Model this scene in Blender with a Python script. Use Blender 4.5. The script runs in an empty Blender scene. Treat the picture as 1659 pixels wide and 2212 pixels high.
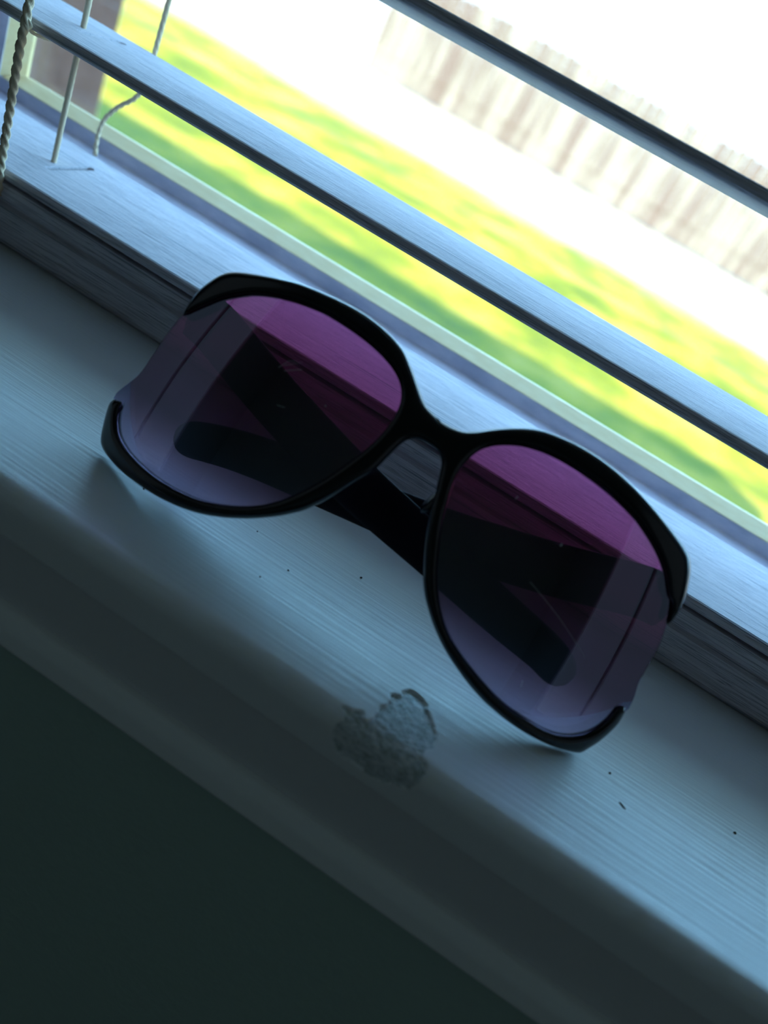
import bpy, bmesh, math, random
from mathutils import Vector, Matrix, noise
from mathutils.geometry import delaunay_2d_cdt

# ------------------------------------------------------------------ camera, sky, sun, exposure
SC = bpy.context.scene
COL = SC.collection
SILL = 0.70                      # height of the sill top above the floor
MM = 0.001

def W(x, y, z):                  # millimetres (x along window, y towards outdoors, z above the sill top)
    return Vector((x * MM, y * MM, SILL + z * MM))

cam_data = bpy.data.cameras.new('camera')
cam = bpy.data.objects.new('camera', cam_data)
COL.objects.link(cam)
ax = Vector((0.837881, 0.3352885, 0.43074011))
ay = -Vector((0.53637726, -0.35933568, -0.76366047))
az = -Vector((-0.10126628, 0.8708958, -0.48092166))
cam.matrix_world = Matrix(((ax.x, ay.x, az.x, 0), (ax.y, ay.y, az.y, 0), (ax.z, ay.z, az.z, SILL + 0.095), (0, 0, 0, 1)))
cam_data.sensor_fit = 'VERTICAL'
cam_data.sensor_height = 36.0
cam_data.sensor_width = 27.0
cam_data.lens = 1660.0 / 2212.0 * 36.0
cam_data.clip_start = 0.003
cam_data.clip_end = 200
cam_data.dof.use_dof = True
cam_data.dof.focus_distance = 0.185
cam_data.dof.aperture_fstop = 10.5
SC.camera = cam

SKY_STRENGTH = 1.0
world = bpy.data.worlds.new('sky')
SC.world = world
world.use_nodes = True
nt = world.node_tree
nt.nodes.clear()
wo = nt.nodes.new('ShaderNodeOutputWorld')
bg = nt.nodes.new('ShaderNodeBackground')
tc = nt.nodes.new('ShaderNodeTexCoord')
sp = nt.nodes.new('ShaderNodeSeparateXYZ')
rp = nt.nodes.new('ShaderNodeValToRGB')
nt.links.new(tc.outputs['Generated'], sp.inputs[0])
nt.links.new(sp.outputs['Z'], rp.inputs[0])
nt.links.new(rp.outputs[0], bg.inputs[0])
nt.links.new(bg.outputs[0], wo.inputs[0])
bg.inputs[1].default_value = SKY_STRENGTH
els = rp.color_ramp.elements
els[0].position = 0.0
els[0].color = (1.6, 1.8, 2.0, 1)
els[1].position = 1.0
els[1].color = (1.4, 3.0, 5.6, 1)
for p_, c_ in ((0.12, (2.3, 3.8, 5.2, 1)), (0.19, (5.2, 11.8, 19.0, 1)), (0.33, (5.2, 11.8, 19.0, 1)), (0.43, (1.5, 2.9, 3.6, 1)), (0.62, (1.0, 2.0, 3.0, 1))):
    e_ = els.new(p_)
    e_.color = c_

sun_data = bpy.data.lights.new('sun', 'SUN')
sun_data.energy = 24.0
sun_data.angle = math.radians(0.53)
sun_data.color = (1.0, 0.86, 0.60)
sun = bpy.data.objects.new('sun', sun_data)
COL.objects.link(sun)
sun.rotation_euler = Vector((-0.8, 1.0, -1.0)).to_track_quat('-Z', 'Y').to_euler()

por_data = bpy.data.lights.new('window_portal', 'AREA')      # guides sky sampling through the window opening
por_data.shape = 'RECTANGLE'
por_data.size = 0.57
por_data.size_y = 0.80
por_data.cycles.is_portal = True
por = bpy.data.objects.new('window_portal', por_data)
COL.objects.link(por)
por.location = (0.047, 0.31, SILL + 0.40)
por.rotation_euler = (math.radians(-90), 0, 0)               # faces the room (-y)

for side_x, side_turn in ((1.485, 90), (-1.585, -90)):           # added fill lamps, also mirrored in the lenses; no windows known there
    side_data = bpy.data.lights.new('side_fill_light', 'AREA')
    side_data.shape = 'RECTANGLE'
    side_data.size = 2.04
    side_data.size_y = 1.38
    side_data.energy = 1.1
    side_data.color = (0.66, 0.84, 1.0)
    side = bpy.data.objects.new('side_fill_light', side_data)
    COL.objects.link(side)
    side.location = (side_x, -0.81, 1.32)
    side.rotation_euler = (0, math.radians(side_turn), 0)

SC.view_settings.view_transform = 'Standard'
SC.view_settings.look = 'None'
SC.view_settings.gamma = 1.0
SC.view_settings.use_curve_mapping = False
SC.view_settings.exposure = 0.0
SC.cycles.transparent_max_bounces = 24
SC.cycles.max_bounces = 8
SC.cycles.diffuse_bounces = 5
SC.cycles.sample_clamp_indirect = 4.0

# ------------------------------------------------------------------ helpers
def mat(name, color, rough=0.5, spec=0.5, metal=0.0):
    m = bpy.data.materials.new(name)
    m.use_nodes = True
    b = m.node_tree.nodes['Principled BSDF']
    b.inputs['Base Color'].default_value = (*color, 1)
    b.inputs['Roughness'].default_value = rough
    b.inputs['Specular IOR Level'].default_value = spec
    b.inputs['Metallic'].default_value = metal
    return m

def N(m, kind, **kw):
    n = m.node_tree.nodes.new(kind)
    for k, v in kw.items():
        setattr(n, k, v)
    return n

def link(m, a, b):
    m.node_tree.links.new(a, b)

def noise_tex(m, scale3, scale=1.0, detail=3.0, rough=0.55):
    t = N(m, 'ShaderNodeTexCoord')
    mp = N(m, 'ShaderNodeMapping')
    mp.inputs['Scale'].default_value = scale3
    n = N(m, 'ShaderNodeTexNoise')
    n.inputs['Scale'].default_value = scale
    n.inputs['Detail'].default_value = detail
    n.inputs['Roughness'].default_value = rough
    link(m, t.outputs['Object'], mp.inputs[0])
    link(m, mp.outputs[0], n.inputs['Vector'])
    return n

def ramp(m, src, stops):
    r = N(m, 'ShaderNodeValToRGB')
    e = r.color_ramp.elements
    e[0].position, e[0].color = stops[0][0], (*stops[0][1], 1)
    e[1].position, e[1].color = stops[-1][0], (*stops[-1][1], 1)
    for p, c in stops[1:-1]:
        q = e.new(p)
        q.color = (*c, 1)
    link(m, src, r.inputs[0])
    return r

def bump(m, src, strength, dist, prev=None):
    b = N(m, 'ShaderNodeBump')
    b.inputs['Strength'].default_value = strength
    b.inputs['Distance'].default_value = dist
    link(m, src, b.inputs['Height'])
    if prev:
        link(m, prev.outputs[0], b.inputs['Normal'])
    link(m, b.outputs[0], m.node_tree.nodes['Principled BSDF'].inputs['Normal'])
    return b

def bsdf(m):
    return m.node_tree.nodes['Principled BSDF']

def link_mesh(name, me, m, parent=None, smooth=False):
    o = bpy.data.objects.new(name, me)
    COL.objects.link(o)
    if m:
        me.materials.append(m)
    if parent:
        o.parent = parent
    if smooth:
        for p in me.polygons:
            p.use_smooth = True
    return o

def from_data(name, verts, faces, m, parent=None, smooth=False):
    me = bpy.data.meshes.new(name)
    me.from_pydata([tuple(v) for v in verts], [], faces)
    me.update()
    return link_mesh(name, me, m, parent, smooth)

def empty(name, loc, parent=None):
    o = bpy.data.objects.new(name, None)
    o.empty_display_size = 0.02
    COL.objects.link(o)
    o.location = loc
    if parent:
        o.parent = parent
    return o

def tag(o, label=None, cat=None, group=None, kind=None):
    if label:
        o['label'] = label
    if cat:
        o['category'] = cat
    if group:
        o['group'] = group
    if kind:
        o['kind'] = kind
    return o

def profile_x(name, prof, x0, x1, m, parent=None, origin=(0, 0, 0), smooth=False, bev=0.0, seg=3, rot=None):
    """closed (y,z) profile in mm, extruded along x; optionally bevelled along its long edges"""
    bm = bmesh.new()
    a = [bm.verts.new((x0 * MM, p[0] * MM, p[1] * MM)) for p in prof]
    b = [bm.verts.new((x1 * MM, p[0] * MM, p[1] * MM)) for p in prof]
    n = len(prof)
    for i in range(n):
        j = (i + 1) % n
        bm.faces.new((a[i], a[j], b[j], b[i]))
    bm.faces.new(list(reversed(a)))
    bm.faces.new(b)
    bmesh.ops.recalc_face_normals(bm, faces=bm.faces)
    if bev:
        ed = [e for e in bm.edges if abs(e.verts[0].co.x - e.verts[1].co.x) > 1e-6]
        bmesh.ops.bevel(bm, geom=ed, offset=bev * MM, segments=seg, profile=0.5, affect='EDGES')
    me = bpy.data.meshes.new(name)
    bm.to_mesh(me)
    bm.free()
    o = link_mesh(name, me, m, parent)
    o.location = Vector(origin)
    if smooth:
        for p in me.polygons:
            p.use_smooth = abs(p.normal.x) < 0.5
    return o

def box(name, lo, hi, m, parent=None, bev=0.0):
    """lo, hi in metres, world placement"""
    c = [(lo[i] + hi[i]) / 2 for i in range(3)]
    bm = bmesh.new()
    bmesh.ops.create_cube(bm, size=1)
    for v in bm.verts:
        v.co = Vector([v.co[i] * (hi[i] - lo[i]) for i in range(3)])
    if bev:
        bmesh.ops.bevel(bm, geom=list(bm.edges), offset=bev, segments=2, profile=0.5, affect='EDGES')
    me = bpy.data.meshes.new(name)
    bm.to_mesh(me)
    bm.free()
    o = link_mesh(name, me, m, parent)
    o.location = c
    return o

def catmull(pts, n=8):
    out = []
    P = [Vector(p) for p in pts]
    for i in range(len(P) - 1):
        p0, p1, p2, p3 = P[max(i - 1, 0)], P[i], P[i + 1], P[min(i + 2, len(P) - 1)]
        for k in range(n):
            t = k / n
            out.append(0.5 * ((2 * p1) + (p2 - p0) * t + (2 * p0 - 5 * p1 + 4 * p2 - p3) * t * t + (3 * p1 - p0 - 3 * p2 + p3) * t ** 3))
    out.append(P[-1])
    return out

def tube(name, pts, rad, m, parent=None, sides=12, lobes=0, lobe=0.0, pitch=4 * MM, step=None, up=Vector((0, 0, 1)), flat=None):
    """tube along a poly-line (metres); lobes > 0 twists a lobed section like laid cord; flat=(w,h) list gives oval sections"""
    P = [Vector(p) for p in pts]
    if step:
        d = [0.0]
        for a, b in zip(P, P[1:]):
            d.append(d[-1] + (b - a).length)
        n = max(2, int(d[-1] / step))
        Q = []
        k = 0
        for i in range(n + 1):
            s = d[-1] * i / n
            while k < len(d) - 2 and d[k + 1] < s:
                k += 1
            f = (s - d[k]) / max(1e-12, d[k + 1] - d[k])
            Q.append(P[k].lerp(P[k + 1], f))
        P = Q
    verts, faces = [], []
    L = 0
    ref = Vector((1, 0.02, 0.03))
    for i, p in enumerate(P):
        t = (P[min(i + 1, len(P) - 1)] - P[max(i - 1, 0)]).normalized()
        if i:
            L += (p - P[i - 1]).length
        u = (ref - t * ref.dot(t))
        if u.length < 1e-4:
            u = Vector((0, 1, 0))
        u.normalize()
        ref = u
        w = t.cross(u)
        for k in range(sides):
            a = 2 * math.pi * k / sides
            if flat:
                ww, hh = flat(i / (len(P) - 1))
                q = up - t * up.dot(t)
                q.normalize()
                s = t.cross(q)
                verts.append(p + q * math.sin(a) * hh + s * math.cos(a) * ww)
            else:
                r = rad * (1 + lobe * math.cos(lobes * (a + 2 * math.pi * L / (pitch * max(1, lobes)))) if lobes else 1)
                verts.append(p + (u * math.cos(a) + w * math.sin(a)) * r)
    n = len(P)
    for i in range(n - 1):
        for k in range(sides):
            j = (k + 1) % sides
            faces.append((i * sides + k, i * sides + j, (i + 1) * sides + j, (i + 1) * sides + k))
    faces.append(tuple(reversed(range(sides))))
    faces.append(tuple((n - 1) * sides + k for k in range(sides)))
    return from_data(name, verts, faces, m, parent, True)

# ------------------------------------------------------------------ materials
def painted(name, color, grain=(25, 900, 900), strength=0.35, rough=0.38):
    m = mat(name, color, rough, 0.4)
    n = noise_tex(m, grain, 1.0, 4.0, 0.6)
    n2 = noise_tex(m, (60, 60, 60), 1.0, 3.0, 0.5)
    b1 = bump(m, n2.outputs['Fac'], 0.25, 0.0006)
    bump(m, n.outputs['Fac'], strength, 0.0004, b1)
    return m

def slat_mat():
    m = mat('white embossed faux wood', (0.78, 0.72, 0.77), 0.55, 0.0)
    n = noise_tex(m, (16, 1400, 1400), 1.0, 2.0, 0.6)
    g = ramp(m, n.outputs['Fac'], [(0.0, (0.2, 0.2, 0.2)), (0.33, (0, 0, 0)), (0.38, (1, 1, 1)), (0.455, (0.95, 0.95, 0.95)), (0.47, (0.1, 0.1, 0.1)), (0.485, (1, 1, 1)), (0.60, (1, 1, 1)), (0.62, (0.2, 0.2, 0.2)), (0.64, (1, 1, 1)), (1.0, (1, 1, 1))])
    mx = N(m, 'ShaderNodeMix', data_type='RGBA')
    mx.inputs[6].default_value = (0.36, 0.38, 0.44, 1)
    mx.inputs[7].default_value = (0.78, 0.72, 0.77, 1)
    link(m, g.outputs[0], mx.inputs[0])
    link(m, mx.outputs[2], bsdf(m).inputs['Base Color'])
    bump(m, g.outputs[0], 0.8, 0.0002)
    return m

M_SLAT = slat_mat()
M_SILL = painted('white brushed sill paint', (0.82, 0.84, 0.84))
M_SUB = mat('bare chalky filler under the paint', (0.66, 0.72, 0.74), 0.8, 0.2)
_n = noise_tex(M_SUB, (900, 900, 900), 1.0, 5.0, 0.65)
_r = ramp(M_SUB, noise_tex(M_SUB, (600, 900, 900), 1.0, 4.0, 0.7).outputs['Fac'], [(0.38, (0.44, 0.50, 0.48)), (0.52, (0.66, 0.72, 0.74)), (0.62, (0.78, 0.80, 0.80))])
link(M_SUB, _r.outputs[0], bsdf(M_SUB).inputs['Base Color'])
bump(M_SUB, _n.outputs['Fac'], 0.8, 0.0006)
M_TRIM = painted('old white trim paint', (0.70, 0.70, 0.70), (20, 300, 300), 0.3, 0.45)
M_BEADTRIM = painted('lit white trim paint', (0.88, 0.90, 0.88), (20, 300, 300), 0.2, 0.45)  # raised albedo paints in the light caught on the bead's top
M_WALL = mat('greenish wall paint', (0.42, 0.54, 0.47), 0.8, 0.2)
_n = noise_tex(M_WALL, (250, 250, 250), 1.0, 4.0)
bump(M_WALL, _n.outputs['Fac'], 0.3, 0.001)
M_ROOM = mat('room paint', (0.52, 0.60, 0.54), 0.85, 0.2)
M_FLOOR = mat('dark floor boards', (0.08, 0.06, 0.05), 0.5, 0.4)
_n = noise_tex(M_FLOOR, (1, 14, 1), 3.0, 5.0)
_r = ramp(M_FLOOR, _n.outputs['Fac'], [(0.3, (0.05, 0.035, 0.03)), (0.7, (0.12, 0.09, 0.07))])
link(M_FLOOR, _r.outputs[0], bsdf(M_FLOOR).inputs['Base Color'])
M_JAMB = painted('white jamb paint', (0.74, 0.76, 0.76), (60, 60, 900))
M_VINYL = mat('white vinyl sash', (0.60, 0.60, 0.68), 0.35, 0.4)
_n = noise_tex(M_VINYL, (70, 200, 200), 1.0, 5.0, 0.6)
_r = ramp(M_VINYL, _n.outputs['Fac'], [(0.35, (0.58, 0.55, 0.66)), (0.6, (0.76, 0.70, 0.80))])
link(M_VINYL, _r.outputs[0], bsdf(M_VINYL).inputs['Base Color'])
M_BEAD = mat('cream bead with grass bounce', (0.80, 0.78, 0.66), 0.5, 0.3)
_n = noise_tex(M_BEAD, (120, 300, 300), 1.0, 4.0)
_r = ramp(M_BEAD, _n.outputs['Fac'], [(0.3, (0.90, 0.66, 0.34)), (0.65, (0.98, 0.76, 0.44))])  # yellowed to stand in for warm bounce off the grass
link(M_BEAD, _r.outputs[0], bsdf(M_BEAD).inputs['Base Color'])

def back_ior(t, fr, ior):
    """same reflectance from both faces of an unrefracted thin pane"""
    g = t.nodes.new('ShaderNodeNewGeometry')
    mr = t.nodes.new('ShaderNodeMapRange')
    mr.inputs[3].default_value = ior
    mr.inputs[4].default_value = 1.0 / ior
    t.links.new(g.outputs['Backfacing'], mr.inputs[0])
    t.links.new(mr.outputs[0], fr.inputs[0])

def clear_glass():
    m = bpy.data.materials.new('window glass')
    m.use_nodes = True
    t = m.node_tree
    t.nodes.clear()
    o = t.nodes.new('ShaderNodeOutputMaterial')
    mx = t.nodes.new('ShaderNodeMixShader')
    tr = t.nodes.new('ShaderNodeBsdfTransparent')
    gl = t.nodes.new('ShaderNodeBsdfGlossy')
    fr = t.nodes.new('ShaderNodeFresnel')
    back_ior(t, fr, 1.45)
    tr.inputs[0].default_value = (0.965, 0.98, 0.97, 1)
    gl.inputs['Roughness'].default_value = 0.0
    t.links.new(fr.outputs[0], mx.inputs[0])
    t.links.new(tr.outputs[0], mx.inputs[1])
    t.links.new(gl.outputs[0], mx.inputs[2])
    t.links.new(mx.outputs[0], o.inputs[0])
    return m
M_GLASS = clear_glass()

def lens_material():
    """tint fades from plum at the brow to pale violet at the bottom: a gradient dye, darkest across the middle"""
    m = bpy.data.materials.new('gradient plum lens')
    m.use_nodes = True
    t = m.node_tree
    t.nodes.clear()
    o = t.nodes.new('ShaderNodeOutputMaterial')
    mx = t.nodes.new('ShaderNodeMixShader')
    tr = t.nodes.new('ShaderNodeBsdfTransparent')
    gl = t.nodes.new('ShaderNodeBsdfGlossy')
    fr = t.nodes.new('ShaderNodeFresnel')
    back_ior(t, fr, LENS_IOR)
    gl.inputs['Roughness'].default_value = 0.01
    gl.inputs['Color'].default_value = (0.66, 0.74, 1.0, 1)
    c = t.nodes.new('ShaderNodeTexCoord')
    s = t.nodes.new('ShaderNodeSeparateXYZ')
    mr = t.nodes.new('ShaderNodeMapRange')
    mr.inputs[1].default_value = 0.0
    mr.inputs[2].default_value = 0.046
    r = t.nodes.new('ShaderNodeValToRGB')
    e = r.color_ramp.elements
    e[0].position, e[0].color = 0.0, (0.80, 0.68, 0.80, 1)
    e[1].position, e[1].color = 1.0, (0.74, 0.36, 0.54, 1)
    for p, q in ((0.12, (0.68, 0.54, 0.66, 1)), (0.28, (0.38, 0.25, 0.33, 1)), (0.45, (0.46, 0.22, 0.34, 1)), (0.65, (0.84, 0.33, 0.51, 1))):
        z = e.new(p)
        z.color = q
    t.links.new(c.outputs['Object'], s.inputs[0])
    t.links.new(s.outputs['Z'], mr.inputs[0])
    t.links.new(mr.outputs[0], r.inputs[0])
    t.links.new(r.outputs[0], tr.inputs[0])
    t.links.new(fr.outputs[0], mx.inputs[0])
    t.links.new(tr.outputs[0], mx.inputs[1])
    t.links.new(gl.outputs[0], mx.inputs[2])
    t.links.new(mx.outputs[0], o.inputs[0])
    return m
LENS_IOR = 2.35
M_LENS = lens_material()
M_FRAME = mat('glossy black acetate', (0.006, 0.005, 0.008), 0.22, 0.5)
_n = noise_tex(M_FRAME, (300, 300, 300), 1.0, 2.0)
bump(M_FRAME, _n.outputs['Fac'], 0.05, 0.0003)
M_ARM = mat('satin black acetate', (0.006, 0.005, 0.008), 0.7, 0.1)
M_METAL = mat('worn steel screw', (0.55, 0.52, 0.55), 0.35, 0.5, 1.0)
M_SCRATCH = mat('pale scuffed plastic', (0.75, 0.72, 0.78), 0.6)
M_CORD = mat('off-white cotton cord', (0.80, 0.62, 0.42), 0.85, 0.15)
_n = noise_tex(M_CORD, (2500, 2500, 2500), 1.0, 3.0)
bump(M_CORD, _n.outputs['Fac'], 0.5, 0.0002)
M_DIRT = mat('dark grit', (0.02, 0.018, 0.015), 0.9)
M_STUCCO = mat('pinkish brown stucco', (0.42, 0.33, 0.31), 0.9, 0.1)
_n = noise_tex(M_STUCCO, (28, 28, 28), 1.0, 5.0, 0.65)
_r = ramp(M_STUCCO, _n.outputs['Fac'], [(0.30, (0.24, 0.10, 0.09)), (0.40, (0.52, 0.22, 0.20)), (0.7, (0.66, 0.29, 0.27))])
link(M_STUCCO, _r.outputs[0], bsdf(M_STUCCO).inputs['Base Color'])
bump(M_STUCCO, _n.outputs['Fac'], 0.6, 0.01)
M_SIDING = mat('pale house siding', (0.6, 0.58, 0.52), 0.8)
M_ROOF = mat('dark roof shingles', (0.10, 0.09, 0.09), 0.9)

def lawn():
    m = mat('lawn', (0.2, 0.5, 0.05), 0.9, 0.1)
    c = N(m, 'ShaderNodeTexCoord')
    s = N(m, 'ShaderNodeSeparateXYZ')
    link(m, c.outputs['Object'], s.inputs[0])
    big = noise_tex(m, (0.55, 0.55, 1), 1.0, 6.0, 0.7)
    mid = noise_tex(m, (1.6, 1.6, 1), 1.0, 6.0, 0.6)
    g = ramp(m, mid.outputs['Fac'], [(0.34, (0.08, 0.115, 0.010)), (0.45, (0.13, 0.155, 0.008)), (0.52, (0.22, 0.20, 0.015)), (0.66, (0.30, 0.26, 0.05))])
    # distance + noise decides where the lawn ends and pale dry soil begins
    mad = N(m, 'ShaderNodeMath', operation='MULTIPLY_ADD')
    mad.inputs[1].default_value = 2.2
    link(m, big.outputs['Fac'], mad.inputs[0])
    link(m, s.outputs['Y'], mad.inputs[2])
    e = N(m, 'ShaderNodeMapRange')
    e.inputs[1].default_value = 8.3
    e.inputs[2].default_value = 9.3
    link(m, mad.outputs[0], e.inputs[0])
    mx = N(m, 'ShaderNodeMix', data_type='RGBA')
    link(m, e.outputs[0], mx.inputs[0])
    link(m, g.outputs[0], mx.inputs[6])
    mx.inputs[7].default_value = (0.34, 0.29, 0.24, 1)
    link(m, mx.outputs[2], bsdf(m).inputs['Base Color'])
    fine = noise_tex(m, (60, 60, 60), 1.0, 4.0)
    bump(m, fine.outputs['Fac'], 0.6, 0.03)
    return m
M_LAWN = lawn()
M_FENCE = mat('weathered pale fence boards', (0.2, 0.16, 0.14), 0.85, 0.1)
_g = N(M_FENCE, 'ShaderNodeNewGeometry')
_mp = N(M_FENCE, 'ShaderNodeMapping')
_mp.inputs['Scale'].default_value = (3.2, 1.0, 0.35)
_n = N(M_FENCE, 'ShaderNodeTexNoise')
_n.inputs['Scale'].default_value = 1.0
_n.inputs['Detail'].default_value = 4.0
_n.inputs['Roughness'].default_value = 0.7
link(M_FENCE, _g.outputs['Position'], _mp.inputs[0])
link(M_FENCE, _mp.outputs[0], _n.inputs['Vector'])
_r = ramp(M_FENCE, _n.outputs['Fac'], [(0.38, (0.112, 0.086, 0.072)), (0.48, (0.135, 0.118, 0.098)), (0.56, (0.19, 0.175, 0.145))])
link(M_FENCE, _r.outputs[0], bsdf(M_FENCE).inputs['Base Color'])
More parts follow.
